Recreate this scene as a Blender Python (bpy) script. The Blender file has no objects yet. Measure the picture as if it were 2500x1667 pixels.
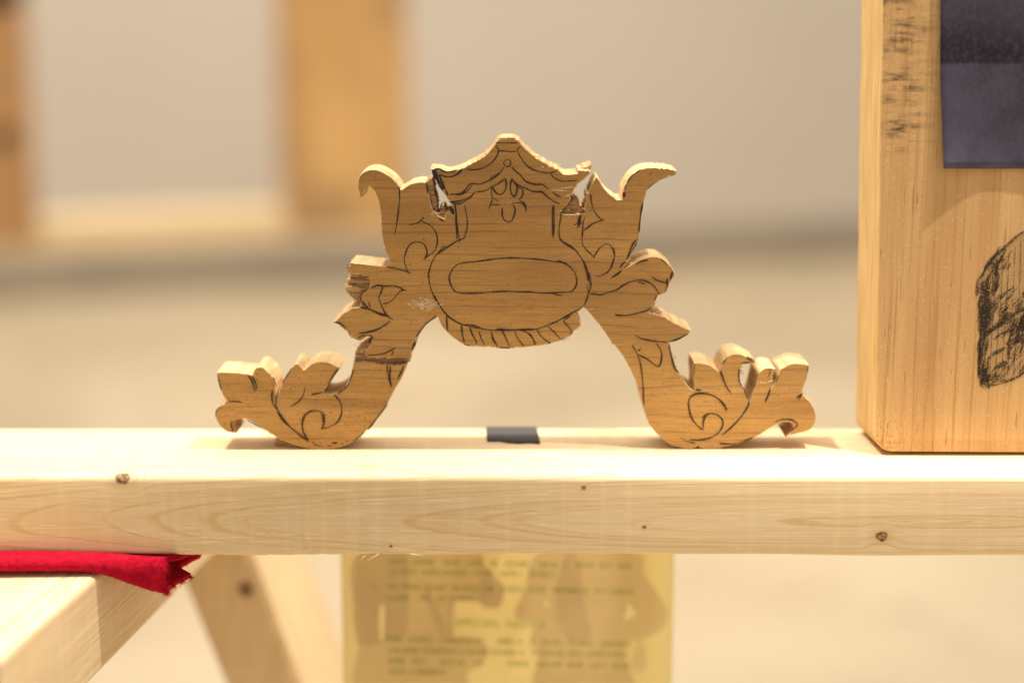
import bpy, bmesh, math, random
from mathutils import Vector, Matrix
from mathutils.geometry import tessellate_polygon, delaunay_2d_cdt
random.seed(11)
S = bpy.context.scene
COL = S.collection

# ------------------------------------------------------------------ camera
TH = 0.19453038
CAM = Vector((0.0, -0.74288888, 0.95778609))
cd = bpy.data.cameras.new('camera')
cam = bpy.data.objects.new('camera', cd)
COL.objects.link(cam)
cam.location = CAM
cam.rotation_euler = (math.pi / 2 - TH, 0, 0)
cd.sensor_width = 36.0
cd.lens = 60.0
cd.clip_start = 0.02
cd.clip_end = 100
cd.dof.use_dof = True
cd.dof.focus_distance = 0.789
cd.dof.aperture_fstop = 2.2
cd.dof.aperture_blades = 0
S.camera = cam

# ------------------------------------------------------------------ world, lamps, exposure
w = bpy.data.worlds.new('World')
S.world = w
w.use_nodes = True
w.node_tree.nodes['Background'].inputs[0].default_value = (1.0, 0.905, 0.775, 1)
w.node_tree.nodes['Background'].inputs[1].default_value = 0.80


def spot(name, loc, target, power, size, radius, color, blend=0.6):
    ld = bpy.data.lights.new(name, 'SPOT')
    ld.energy = power
    ld.spot_size = math.radians(size)
    ld.spot_blend = blend
    ld.shadow_soft_size = radius
    ld.color = color
    o = bpy.data.objects.new(name, ld)
    COL.objects.link(o)
    o.location = loc
    o.rotation_euler = (Vector(target) - Vector(loc)).to_track_quat('-Z', 'Y').to_euler()
    return o


WARM = (1.0, 0.95, 0.87)
spot('track_spot_right', (0.66, 0.03, 2.75), (0.05, 0.05, 0.75), 200, 50, 0.055, WARM)
spot('track_spot_left', (-0.64, 0.08, 2.75), (-0.05, 0.05, 0.75), 178, 50, 0.055, WARM)
spot('track_spot_front', (0.66, -0.34, 2.9), (0.37, 0.03, 0.95), 300, 19, 0.022, WARM, 0.7)
spot('wall_fill', (-1.1, 3.7, 3.6), (-1.25, 5.0, 0.9), 75, 80, 0.08, (1.0, 0.95, 0.88), 1.0)  # unseen spot added to lighten the left of the wall
spot('rack_fill', (-0.7, 1.6, 3.2), (-0.45, 2.4, 0.65), 105, 50, 0.05, WARM)  # added out of view to brighten the rack behind
ad = bpy.data.lights.new('overhead_bounce_fill', 'AREA')  # unseen soft panel added to stand in for ceiling bounce
ad.shape = 'RECTANGLE'
ad.size = 4.0
ad.size_y = 4.0
ad.energy = 112
ad.color = (1.0, 0.92, 0.80)
ao = bpy.data.objects.new('overhead_bounce_fill', ad)
COL.objects.link(ao)
ao.location = (0.3, 2.2, 3.4)

S.view_settings.view_transform = 'Standard'
S.view_settings.look = 'None'
S.view_settings.exposure = 0.0
S.view_settings.gamma = 1.0
S.render.engine = 'CYCLES'
S.cycles.max_bounces = 8
S.cycles.transparent_max_bounces = 24
S.cycles.use_denoising = True

# ------------------------------------------------------------------ measuring helpers (photo px -> point on a real plane)
F = 2500 * 60.0 / 36.0


def ray(px, py):
    a = (px - 1250) / F
    b = -(py - 833.5) / F
    return Vector((a, math.cos(TH) + b * math.sin(TH), -math.sin(TH) + b * math.cos(TH)))


def aty(px, py, y):
    r = ray(px, py)
    return CAM + r * ((y - CAM.y) / r.y)


def atz(px, py, z):
    r = ray(px, py)
    return CAM + r * ((z - CAM.z) / r.z)


ZOOM = {'1': (500, 800, 3.92), '2': (800, 360, 5.2275), '3': (800, 580, 5.2275), '4': (1030, 310, 5.2267),
        '5': (1030, 580, 5.2267), '6': (1380, 380, 5.6), '7': (1380, 580, 5.2267), '8': (1480, 820, 4.3556),
        'c': (2350, 540, 3.7333), 's': (820, 1340, 2.8)}


def zp(zk, x, y):
    ox, oy, s = ZOOM[zk]
    return ox + x / s, oy + y / s


def parse(txt):
    """'Z2 828,1520c 760,1380 ...' -> [(px, py, flags)]"""
    out = []
    zk = None
    for t in txt.split():
        if t[0] == 'Z':
            zk = t[1]
            continue
        fl = ''
        while t[-1] in 'cr':
            fl += t[-1]
            t = t[:-1]
        x, y = t.split(',')
        px, py = zp(zk, float(x), float(y))
        out.append((px, py, fl))
    return out


def cr(p0, p1, p2, p3, t):
    def one(a, b, c, d):
        return 0.5 * (2 * b + (c - a) * t + (2 * a - 5 * b + 4 * c - d) * t * t + (3 * b - a - 3 * c + d) * t ** 3)
    return one(p0[0], p1[0], p2[0], p3[0]), one(p0[1], p1[1], p2[1], p3[1])


def smooth(pts, closed, step=5.0):
    n = len(pts)
    res = []
    rng = range(n if closed else n - 1)
    for i in rng:
        p1, p2 = pts[i], pts[(i + 1) % n]
        c1, c2 = 'c' in p1[2], 'c' in p2[2]
        p0 = pts[(i - 1) % n] if (closed or i > 0) else p1
        p3 = pts[(i + 2) % n] if (closed or i < n - 2) else p2
        if c1:
            p0 = p1
        if c2:
            p3 = p2
        L = math.hypot(p2[0] - p1[0], p2[1] - p1[1])
        k = max(1, int(L / step))
        rough = 'r' in p1[2]
        for j in range(k):
            x, y = cr(p0, p1, p2, p3, j / k)
            if rough:
                x += random.gauss(0, 1.0)
                y += random.gauss(0, 1.0)
            res.append((x, y))
    if not closed:
        res.append((pts[-1][0], pts[-1][1]))
    return res


# ------------------------------------------------------------------ object helpers
def tag(o, label=None, cat=None, group=None, kind=None):
    if label:
        o['label'] = label
    if cat:
        o['category'] = cat
    if group:
        o['group'] = group
    if kind:
        o['kind'] = kind
    return o


def thing(name, loc, label, cat, group=None, rz=0.0):
    o = bpy.data.objects.new(name, None)
    o.empty_display_size = 0.02
    COL.objects.link(o)
    o.location = loc
    o.rotation_euler = (0, 0, rz)
    return tag(o, label, cat, group)


def mesh_obj(name, verts, faces, mats, parent=None, base=(0, 0, 0), smooth_ang=None, fmat=None):
    b = Vector(base)
    me = bpy.data.meshes.new(name)
    me.from_pydata([tuple(Vector(v) - b) for v in verts], [], faces)
    if not isinstance(mats, (list, tuple)):
        mats = [mats]
    for m in mats:
        me.materials.append(m)
    if fmat:
        for i, p in enumerate(me.polygons):
            p.material_index = fmat[i]
    me.update()
    if smooth_ang is not None:
        me.polygons.foreach_set('use_smooth', [True] * len(me.polygons))
        try:
            me.set_sharp_from_angle(angle=math.radians(smooth_ang))
        except Exception:
            pass
    o = bpy.data.objects.new(name, me)
    COL.objects.link(o)
    if parent:
        o.parent = parent
    else:
        o.location = b
    return o


def box(x0, x1, y0, y1, z0, z1, bev=0.002, segs=3, cuts=0, warp=None):
    """bevelled box -> verts, faces"""
    bm = bmesh.new()
    bmesh.ops.create_cube(bm, size=1.0)
    for v in bm.verts:
        v.co = Vector((x0 + (v.co.x + .5) * (x1 - x0), y0 + (v.co.y + .5) * (y1 - y0), z0 + (v.co.z + .5) * (z1 - z0)))
    if cuts:
        ax = max(range(3), key=lambda i: (x1 - x0, y1 - y0, z1 - z0)[i])
        ed = [e for e in bm.edges if abs((e.verts[0].co - e.verts[1].co)[ax]) > 1e-6]
        bmesh.ops.subdivide_edges(bm, edges=ed, cuts=cuts, use_grid_fill=True)
    if bev:
        ed = [e for e in bm.edges if len(e.link_faces) == 2 and e.calc_face_angle(0) > 0.5]
        bmesh.ops.bevel(bm, geom=ed, offset=bev, segments=segs, profile=0.5, affect='EDGES')
    if warp:
        for v in bm.verts:
            v.co = Vector(warp(v.co))
    bm.normal_update()
    vs = [v.co.copy() for v in bm.verts]
    bm.verts.index_update()
    fs = [[v.index for v in f.verts] for f in bm.faces]
    bm.free()
    return vs, fs


# ------------------------------------------------------------------ material helpers
class M:
    def __init__(self, name):
        self.m = bpy.data.materials.new(name)
        self.m.use_nodes = True
        self.nt = self.m.node_tree
        self.nt.nodes.clear()
        self.out = self.nt.nodes.new('ShaderNodeOutputMaterial')
        self.tc = self.nt.nodes.new('ShaderNodeTexCoord')
        self.obj = self.tc.outputs['Object']

    def set(self, sock, v):
        if hasattr(v, 'is_output') or isinstance(v, bpy.types.NodeSocket):
            self.nt.links.new(v, sock)
        else:
            if isinstance(v, (tuple, list)) and len(v) == 3 and sock.type == 'RGBA':
                v = (*v, 1)
            sock.default_value = v

    def math(self, op, a, b=0.0, c=0.0, clamp=False):
        n = self.nt.nodes.new('ShaderNodeMath')
        n.operation = op
        n.use_clamp = clamp
        for i, v in enumerate((a, b, c)):
            self.set(n.inputs[i], v)
        return n.outputs[0]

    def scale(self, vec, s, off=(0, 0, 0), rot=(0, 0, 0)):
        n = self.nt.nodes.new('ShaderNodeMapping')
        self.set(n.inputs['Vector'], vec)
        n.inputs['Scale'].default_value = s
        n.inputs['Location'].default_value = off
        n.inputs['Rotation'].default_value = rot
        return n.outputs[0]

    def noise(self, vec, s=(1, 1, 1), detail=3.0, rough=0.55, dist=0.0, off=(0, 0, 0), rot=(0, 0, 0)):
        n = self.nt.nodes.new('ShaderNodeTexNoise')
        self.set(n.inputs['Vector'], self.scale(vec, s, off, rot))
        n.inputs['Scale'].default_value = 1.0
        n.inputs['Detail'].default_value = detail
        n.inputs['Roughness'].default_value = rough
        n.inputs['Distortion'].default_value = dist
        return n.outputs['Fac']

    def noise1(self, v, s, detail=2.0):
        n = self.nt.nodes.new('ShaderNodeTexNoise')
        n.noise_dimensions = '1D'
        self.set(n.inputs['W'], v)
        n.inputs['Scale'].default_value = s
        n.inputs['Detail'].default_value = detail
        return n.outputs['Fac']

    def sep(self, vec):
        n = self.nt.nodes.new('ShaderNodeSeparateXYZ')
        self.set(n.inputs[0], vec)
        return n.outputs

    def step(self, v, lo, hi, a=0.0, b=1.0):
        n = self.nt.nodes.new('ShaderNodeMapRange')
        n.interpolation_type = 'SMOOTHSTEP'
        self.set(n.inputs['Value'], v)
        n.inputs['From Min'].default_value = lo
        n.inputs['From Max'].default_value = hi
        n.inputs['To Min'].default_value = a
        n.inputs['To Max'].default_value = b
        return n.outputs[0]

    def mix(self, f, a, b, mode='MIX'):
        n = self.nt.nodes.new('ShaderNodeMix')
        n.data_type = 'RGBA'
        n.blend_type = mode
        self.set(n.inputs[0], f)
        self.set(n.inputs[6], a)
        self.set(n.inputs[7], b)
        return n.outputs[2]

    def bump(self, h, strength, dist=0.001):
        n = self.nt.nodes.new('ShaderNodeBump')
        n.inputs['Strength'].default_value = strength
        n.inputs['Distance'].default_value = dist
        self.set(n.inputs['Height'], h)
        return n.outputs[0]

    def bsdf(self, color, rough=0.6, spec=0.3, normal=None, alpha=None, **kw):
        n = self.nt.nodes.new('ShaderNodeBsdfPrincipled')
        self.set(n.inputs['Base Color'], color)
        self.set(n.inputs['Roughness'], rough)
        n.inputs['Specular IOR Level'].default_value = spec
        if normal is not None:
            self.set(n.inputs['Normal'], normal)
        if alpha is not None:
            self.set(n.inputs['Alpha'], alpha)
        for k, v in kw.items():
            self.set(n.inputs[k], v)
        self.nt.links.new(n.outputs[0], self.out.inputs['Surface'])
        return self.m


def ornament_front():
    m = M('aged_pine_face')
    x, y, z = m.sep(m.obj)
    warp = m.math('MULTIPLY', m.noise(m.obj, (9, 9, 22), 2.0), 0.010)
    warp2 = m.math('MULTIPLY', m.noise(m.obj, (40, 40, 120), 2.0), 0.0016)
    zz = m.math('ADD', m.math('ADD', z, warp), warp2)
    base = m.step(m.noise(m.obj, (7, 7, 90), 4.0), 0.3, 0.75)
    c = m.mix(base, (0.41, 0.222, 0.064), (0.54, 0.308, 0.096))
    upper_tone = m.step(m.math('ADD', zz, m.math('MULTIPLY', m.noise(m.obj, (5, 5, 20), 2.0, off=(4, 4, 4)), 0.05)), 0.07, 0.15)  # browner towards the top, along a noisy boundary
    c = m.mix(m.math('MULTIPLY', upper_tone, 0.55), m.mix(0.0, c, c), m.mix(1.0, c, (0.66, 0.58, 0.50), 'MULTIPLY'))
    # broad darker bands
    band = m.step(m.noise1(zz, 55.0, 1.0), 0.52, 0.78)
    bmod = m.step(m.noise(m.obj, (9, 9, 40), 2.0, off=(3, 1, 7)), 0.4, 0.65)
    c = m.mix(m.math('MULTIPLY', m.math('MULTIPLY', band, bmod), 0.75), c, (0.22, 0.105, 0.036))
    # thin growth lines
    t = m.math('FRACT', m.math('MULTIPLY', zz, 1 / 0.0037))
    line = m.math('MULTIPLY', m.step(t, 0.66, 0.95), m.step(t, 0.97, 1.0, 1.0, 0.0))
    lm = m.step(m.noise(m.obj, (14, 14, 220), 3.0, off=(5, 0, 2)), 0.42, 0.64)
    c = m.mix(m.math('MULTIPLY', m.math('MULTIPLY', line, lm), 0.70), c, (0.17, 0.078, 0.027))
    dash = m.noise(m.obj, (42, 42, 1000), 3.0, 0.6, off=(6, 2, 8))
    c = m.mix(m.step(dash, 0.63, 0.70, 0.0, 0.55), c, (0.15, 0.068, 0.024))
    # fibres and pores
    fib = m.noise(m.obj, (70, 70, 2200), 3.0)
    c = m.mix(m.step(fib, 0.45, 0.66, 0.0, 0.5), c, (0.25, 0.135, 0.05))
    por = m.noise(m.obj, (750, 750, 1300), 2.0, 0.7)
    c = m.mix(m.step(por, 0.62, 0.68, 0.0, 0.9), c, (0.11, 0.055, 0.025))
    pal = m.noise(m.obj, (160, 160, 2600), 2.0, off=(9, 4, 1))
    c = m.mix(m.step(pal, 0.70, 0.80, 0.0, 0.4), c, (0.70, 0.50, 0.27))
    # handling dirt
    dirt = m.step(m.noise(m.obj, (16, 16, 26), 3.0, off=(1, 8, 3)), 0.45, 0.75)
    c = m.mix(m.math('MULTIPLY', dirt, 0.3), c, (0.23, 0.125, 0.05))
    h = m.math('ADD', m.math('MULTIPLY', fib, 0.7), m.math('MULTIPLY', por, -0.4))
    return m.bsdf(c, 0.62, 0.25, m.bump(h, 0.35, 0.0004))


def ornament_side():
    m = M('fresh_sawn_pine_edge')
    c = m.mix(m.step(m.noise(m.obj, (60, 30, 500), 3.0), 0.3, 0.75), (0.44, 0.275, 0.125), (0.64, 0.45, 0.235))
    saw = m.noise(m.obj, (420, 22, 420), 3.0, 0.6)
    c = m.mix(m.step(saw, 0.5, 0.75, 0.0, 0.5), c, (0.34, 0.18, 0.065))
    soil = m.step(m.noise(m.obj, (50, 50, 50), 3.0, off=(2, 2, 5)), 0.55, 0.75)
    c = m.mix(m.math('MULTIPLY', soil, 0.45), c, (0.26, 0.14, 0.06))
    return m.bsdf(c, 0.75, 0.15, m.bump(saw, 0.5, 0.0006))


def torn_wood():
    m = M('torn_pine_fibre')
    n1 = m.noise(m.obj, (120, 300, 1400), 4.0, 0.65)
    c = m.mix(m.step(n1, 0.32, 0.66), (0.33, 0.165, 0.07), (0.64, 0.42, 0.21))
    return m.bsdf(c, 0.85, 0.1, m.bump(n1, 0.9, 0.002))


def pencil(name, col, thr, alpha_max):
    m = M(name)
    g = m.noise(m.obj, (1500, 1500, 2600), 2.0, 0.7)
    g2 = m.noise(m.obj, (130, 130, 130), 2.0, 0.6)
    a = m.math('MULTIPLY', m.step(g, thr - 0.14, thr + 0.08), m.step(g2, 0.25, 0.55, 0.62, 1.0))
    a = m.math('MULTIPLY', a, alpha_max)
    return m.bsdf(col, 0.6, 0.3, alpha=a)


def lumber(name, light, dark, xc=0.2, z0=0.0, a=0.056, ringscale=330.0, knots=(), axis='X', gain=0.55, off=(0, 0, 0), fibre=1.0):
    """pale softwood: rings round a tilted pith, cut by whatever face shows them"""
    m = M(name)
    vec = m.scale(m.obj, (1, 1, 1), off)
    if axis == 'Z':
        vec = m.scale(m.obj, (1, 1, 1), off, (0, math.radians(90), 0))
    elif axis == 'Y':
        vec = m.scale(m.obj, (1, 1, 1), off, (0, 0, math.radians(90)))
    x, y, z = m.sep(vec)
    dsum = None
    def kdist(kx, kz):
        s_ = m.math('ADD', m.math('POWER', m.math('SUBTRACT', x, kx), 2.0),
                    m.math('POWER', m.math('MULTIPLY', m.math('SUBTRACT', z, kz), 1.25), 2.0))
        return m.math('SQRT', m.math('ADD', s_, m.math('POWER', m.math('MULTIPLY', y, 0.8), 2.0)))
    for (kx, kz, kr) in knots:
        d = kdist(kx, kz)
        e = m.math('MULTIPLY', m.step(d, kr * 0.6, kr * 4.5, 1.0, 0.0), kr * 0.9)
        dsum = e if dsum is None else m.math('ADD', dsum, e)
    wob = m.math('MULTIPLY', m.noise(vec, (5, 20, 30), 2.0), 0.006)
    u = m.math('ADD', m.math('MULTIPLY', m.math('SUBTRACT', x, xc), a), y)
    v = m.math('SUBTRACT', z, z0)
    r = m.math('SQRT', m.math('ADD', m.math('MULTIPLY', u, u), m.math('MULTIPLY', v, v)))
    r = m.math('ADD', r, wob)
    if dsum is not None:
        r = m.math('ADD', r, dsum)
    ring = m.noise1(r, ringscale, 1.0)
    line = m.math('ADD', m.math('MULTIPLY', m.step(ring, 0.52, 0.75), 0.30), m.step(m.math('ABSOLUTE', m.math('SUBTRACT', ring, 0.54)), 0.012, 0.055, 0.85, 0.0), clamp=True)
    line = m.math('MULTIPLY', line, m.step(m.noise(vec, (12, 60, 60), 2.0, off=(2, 3, 1)), 0.3, 0.55, 0.45, 1.0))
    broad = m.step(m.noise(vec, (4, 30, 40), 3.0), 0.3, 0.7)
    c = m.mix(broad, light, [0.86 * l for l in light])
    c = m.mix(m.math('MULTIPLY', line, gain), c, dark)
    fib = m.noise(vec, (18, 900, 1500), 4.0, 0.6)
    c = m.mix(m.step(fib, 0.46, 0.68, 0.0, 0.45 * fibre), c, dark)
    fl = m.noise(vec, (45, 800, 2200), 2.0, 0.5, off=(4, 2, 9))
    c = m.mix(m.step(fl, 0.62, 0.70, 0.0, 0.7 * fibre), c, [min(0.92, 1.22 * l) for l in light])
    # cross-wise planer chatter
    ch = m.noise(vec, (160, 3, 6), 2.0, 0.5, off=(7, 7, 7))
    c = m.mix(m.step(ch, 0.50, 0.66, 0.0, 0.12), c, [min(0.92, 1.2 * l) for l in light])
    for (kx, kz, kr) in knots:
        wx = m.math('MULTIPLY', m.math('SUBTRACT', m.noise(vec, (260, 260, 260), 2.0), 0.5), kr * 0.9)
        d = m.math('ADD', kdist(kx, kz), wx)
        halo = m.step(d, kr * 0.9, kr * 2.6, 0.5, 0.0)
        c = m.mix(halo, c, dark)
        kin = m.mix(m.step(m.noise(vec, (600, 600, 600), 2.0), 0.35, 0.65), (0.09, 0.040, 0.018), (0.40, 0.22, 0.095))
        c = m.mix(m.step(d, kr * 0.72, kr * 1.0, 1.0, 0.0), c, kin)
        rim = m.math('MULTIPLY', m.step(d, kr * 0.62, kr * 0.86), m.step(d, kr * 0.88, kr * 1.08, 1.0, 0.0))
        c = m.mix(m.math('MULTIPLY', rim, 0.6), c, (0.085, 0.038, 0.018))
    h = m.math('ADD', m.math('MULTIPLY', fib, 0.6), m.math('MULTIPLY', line, 0.2))
    return m.bsdf(c, 0.55, 0.3, m.bump(h, 0.3, 0.0005))


def plain(name, col, rough=0.8, nscale=3.0, var=0.12, spec=0.2, nstretch=(1, 1, 1)):
    m = M(name)
    n = m.noise(m.obj, tuple(nscale * k for k in nstretch), 4.0)
    c = m.mix(m.step(n, 0.3, 0.7), col, [k * (1 - var) for k in col])
    return m.bsdf(c, rough, spec)


# ------------------------------------------------------------------ the setting: floor and wall far behind
TOP = 0.75            # top of the beam


def floor_mat():
    m = M('trodden_pale_floor')
    n = m.noise(m.obj, (1.1, 1.4, 1), 4.0)
    n2 = m.noise(m.obj, (4.0, 5.0, 1), 3.0, off=(3, 5, 0))
    c = m.mix(m.step(n, 0.32, 0.68), (0.66, 0.55, 0.385), (0.565, 0.455, 0.305))
    c = m.mix(m.step(n2, 0.58, 0.75, 0.0, 0.6), c, (0.38, 0.30, 0.19))
    return m.bsdf(c, 0.6, 0.3)


fl = mesh_obj('floor', [(-12, -4, 0), (12, -4, 0), (12, 14, 0), (-12, 14, 0)], [(0, 1, 2, 3)], floor_mat())
tag(fl, kind='structure')
WA = Vector((-1.689, 4.807, 0))
WB = Vector((1.186, 5.783, 0))
wd = (WB - WA).normalized()
wn = Vector((wd.y, -wd.x, 0))          # towards the camera
w0, w1 = WA - wd * 6, WB + wd * 8
wl_v = []
for q in (w0, w1):
    for off in (0.0, -0.12):
        for zz in (0.0, 4.2):
            wl_v.append(q + wn * off + Vector((0, 0, zz)))
wall = mesh_obj('wall', wl_v, [(0, 4, 5, 1), (2, 3, 7, 6), (1, 5, 7, 3), (0, 1, 3, 2), (4, 6, 7, 5), (0, 2, 6, 4)],
                plain('warm_grey_wall_paint', (0.62, 0.56, 0.485), 0.85, 0.7, 0.08))
tag(wall, kind='structure')
sk_v = []  # dark strip added along the wall foot: the unlit band there as colour
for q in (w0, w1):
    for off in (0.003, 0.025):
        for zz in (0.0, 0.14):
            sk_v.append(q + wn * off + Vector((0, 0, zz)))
sk = mesh_obj('wall_foot_shade', sk_v, [(0, 1, 5, 4), (2, 6, 7, 3), (1, 3, 7, 5), (0, 2, 3, 1), (4, 5, 7, 6), (0, 4, 6, 2)],
              plain('taupe_shade_strip', (0.37, 0.31, 0.235), 0.7, 3.0, 0.2))
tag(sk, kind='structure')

# ------------------------------------------------------------------ blurred timber frame behind
FR = math.radians(19)
fr_base = Vector((-0.315, 2.40, 0))
rack = thing('wooden_rack', fr_base, 'out-of-focus orange timber rack of wide posts on a pale rail behind the carving', 'rack', rz=FR)


def post_mat(name='stained_orange_pine', k=1.0):
    m = M(name)
    n = m.noise(m.obj, (5, 5, 2.0), 3.0)
    c = m.mix(m.step(n, 0.3, 0.72), [k * q for q in (0.66, 0.40 * k ** .3, 0.155)], [k * q for q in (0.45, 0.25, 0.092)])
    n2 = m.noise(m.obj, (6, 6, 5), 2.0, off=(1, 4, 2.3))
    c = m.mix(m.step(n2, 0.47, 0.64, 0.0, 0.65), c, (0.30, 0.19, 0.10))
    return m.bsdf(c, 0.6, 0.3)


PM = post_mat()
KN = plain('dark_knot_wood', (0.045, 0.025, 0.016), 0.7, 60)


def dark_knot(o, cx, cz, r):
    pts = []
    for i in range(14):
        a = i / 14 * math.tau
        rr = r * (1 + 0.25 * math.sin(2 * a + 1) + random.uniform(-.12, .12))
        pts.append((cx + rr * math.cos(a), -0.0368, cz + 1.3 * rr * math.sin(a)))
    mesh_obj('knot', pts, [list(range(13, -1, -1))], KN, o)


# local frame: x along the rail, y away from camera
v, f = box(-0.108, 0.120, -0.036, 0.03, 0.556, 2.2, 0.004)
mesh_obj('post', v, f, PM, rack)
v, f = box(-0.93, -0.545, -0.036, 0.03, 0.556, 2.2, 0.004)
lp = mesh_obj('post', v, f, post_mat('dark_stained_pine', 0.72), rack)
v, f = box(-1.95, 0.132, -0.030, 0.112, 0.535, 0.592, 0.004)
mesh_obj('rail', v, f, lumber('pale_rail_pine', (0.80, 0.63, 0.39), (0.60, 0.42, 0.22), axis='X'), rack)
for xx in (-1.92, -1.5):
    v, f = box(xx, xx + 0.10, -0.025, 0.105, 0.0, 0.5345, 0.004)
    mesh_obj('leg', v, f, PM, rack)
dark_knot(lp, -0.592, 0.985, 0.040)
dark_knot(lp, -0.595, 0.735, 0.018)

# ------------------------------------------------------------------ trestle: crossbar under the beam, splayed leg behind
BARTOP = 0.706
RZ = -math.atan(0.135)
tr_base = Vector((-0.1855, 0.0, 0.0))
tr = thing('trestle', tr_base, 'pale wooden trestle at lower left with thick crossbar and splayed leg', 'trestle', rz=RZ)
bar_mat = lumber('pale_crossbar_pine', (0.74, 0.58, 0.36), (0.46, 0.29, 0.13), axis='Y', xc=0.4, z0=0.66, a=0.01, ringscale=420, gain=0.6, fibre=1.3)
v, f = box(-0.15, 0.0, -0.113, 0.21, BARTOP - 0.0455, BARTOP, 0.0025, 3)
mesh_obj('crossbar', v, f, bar_mat, tr)
leg_mat = lumber('trestle_leg_pine', (0.70, 0.53, 0.31), (0.40, 0.25, 0.11), axis='Z', xc=0.3, z0=-.1, knots=((0, 0, 0.001),))


def slanted(x_top, x_bot, z_top, z_bot, wd_, y0, y1, cut=0.0):
    vs = []
    for (xx, zz, c_) in ((x_top, z_top, 1), (x_bot, z_bot, 0)):
        for yy in (y0, y1):
            for k in (0, 1):
                vs.append((xx + k * wd_, yy, zz - (cut if (c_ and k == 0) else 0)))
    fs = [(0, 4, 5, 1), (2, 3, 7, 6), (0, 1, 3, 2), (4, 6, 7, 5), (0, 2, 6, 4), (1, 5, 7, 3)]
    return vs, fs


# the leg stands behind the beam; positions in world, turned into the trestle's frame
inv = Matrix.Rotation(-RZ, 4, 'Z') @ Matrix.Translation(-tr_base)
LY = 0.205
pa = aty(481, 1395, LY)
pb = aty(591, 1667, LY)
sl = (pb.x - pa.x) / (pa.z - pb.z)
wl = (621 + 6 - 468) / F * 0.97
la = inv @ Vector((pa.x, LY, pa.z))
zt = pa.z + 0.035
x_at = lambda z: la.x + (pa.z - z) * sl
v, f = slanted(x_at(zt), x_at(0.0), zt, 0.0, wl, la.y, la.y + 0.089, 0.030)
bmx = bmesh.new()
bv = [bmx.verts.new(q) for q in v]
for q in f:
    bmx.faces.new([bv[i] for i in q])
bmesh.ops.recalc_face_normals(bmx, faces=bmx.faces)
bmesh.ops.bevel(bmx, geom=list(bmx.edges), offset=0.002, segments=2, affect='EDGES')
bmx.verts.index_update()
v = [q.co.copy() for q in bmx.verts]
f = [[a.index for a in q.verts] for q in bmx.faces]
bmx.free()
fleg = mesh_obj('leg', v, f, leg_mat, tr)
v, f = slanted(-0.13, -0.42, BARTOP - 0.046, 0.0, 0.038, 0.10, 0.189, 0.0)
mesh_obj('leg', v, f, leg_mat, tr)
# knot on the leg
kc = inv @ aty(605, 1432, LY)
pts = []
for i in range(14):
    a = i / 14 * math.tau
    pts.append((kc.x + 0.0045 * math.cos(a), la.y - 0.0006, kc.z + 0.005 * math.sin(a)))
mesh_obj('knot', pts, [list(range(13, -1, -1))], plain('leg_knot', (0.22, 0.13, 0.075), 0.7, 200), fleg)

# ------------------------------------------------------------------ the beam
def beam_px(px, py):
    p = aty(px, py, 0.0)
    return p.x, p.z - TOP


kn = []
for (px, py, r) in ((298, 1167, 0.0036), (1573, 1286, 0.0011), (2153, 1308, 0.0030), (1425, 1191, 0.0012), (954, 1334, 0.0009)):
    x_, z_ = beam_px(px, py)
    kn.append((x_, z_, r))
xc_, z0_ = beam_px(2240, 1272)
beam_mat = lumber('pale_planed_spruce', (0.79, 0.61, 0.375), (0.60, 0.39, 0.16), xc=xc_, z0=z0_, a=0.056, ringscale=300, knots=kn, gain=0.85)


def beam_warp(c):
    x, y, z = c
    low = max(0.0, min(1.0, (-z - 0.02) / 0.018))
    frontness = 1.0 if y < 0.01 else 0.0
    z2 = z + 0.00045 * math.sin(x * 21 + 0.6) * low + 0.00018 * math.sin(x * 67) * low
    z2 += 0.00016 * math.sin(x * 13.0 + 1.0) * (1 - low)
    y2 = y + 0.0003 * math.sin(x * 17 + 2) * frontness
    if frontness and low > 0.2:
        d = math.exp(-((x + 0.095) / 0.055) ** 2)
        y2 += 0.0012 * d * low
        z2 += random.gauss(0, 0.00022) * d * low
        y2 += random.gauss(0, 0.00025) * d * low
    return x, y2, z2


beam = thing('timber_beam', (0, 0, TOP), 'pale planed softwood beam running the full width under the carving', 'beam')
v, f = box(-0.62, 0.62, 0.0, 0.089, -0.038, 0.0, 0.0032, 5, cuts=420, warp=beam_warp)
mesh_obj('plank', v, f, beam_mat, beam, smooth_ang=40)
# split slivers along the torn lower edge
SPL = lumber('split_sliver_pine', (0.70, 0.53, 0.30), (0.40, 0.23, 0.10), ringscale=900)
def strand(P, r, name, mat, parent, base):
    vs, fs = [], []
    for i, p in enumerate(P):
        rr = r * (1 - 0.8 * i / (len(P) - 1))
        for k in range(4):
            a = k / 4 * math.tau
            vs.append((p.x, p.y + rr * math.cos(a), p.z + rr * math.sin(a)))
        if i:
            for k in range(4):
                fs.append((4 * (i - 1) + k, 4 * (i - 1) + (k + 1) % 4, 4 * i + (k + 1) % 4, 4 * i + k))
    return mesh_obj(name, vs, fs, mat, parent, base=base)


strand([aty(925, 1352, -0.002), aty(910, 1360, -0.003), aty(896, 1369, -0.004)], 0.0003, 'splinter', SPL, beam, (0, 0, TOP))
strand([aty(892, 1356, -0.002), aty(884, 1362, -0.003), aty(880, 1368, -0.003), aty(877, 1364, -0.003)], 0.00025, 'splinter', SPL, beam, (0, 0, TOP))
strand([aty(1003, 1352, -0.002), aty(1020, 1354, -0.002), aty(1036, 1354, -0.003)], 0.0003, 'splinter', SPL, beam, (0, 0, TOP))

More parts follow.
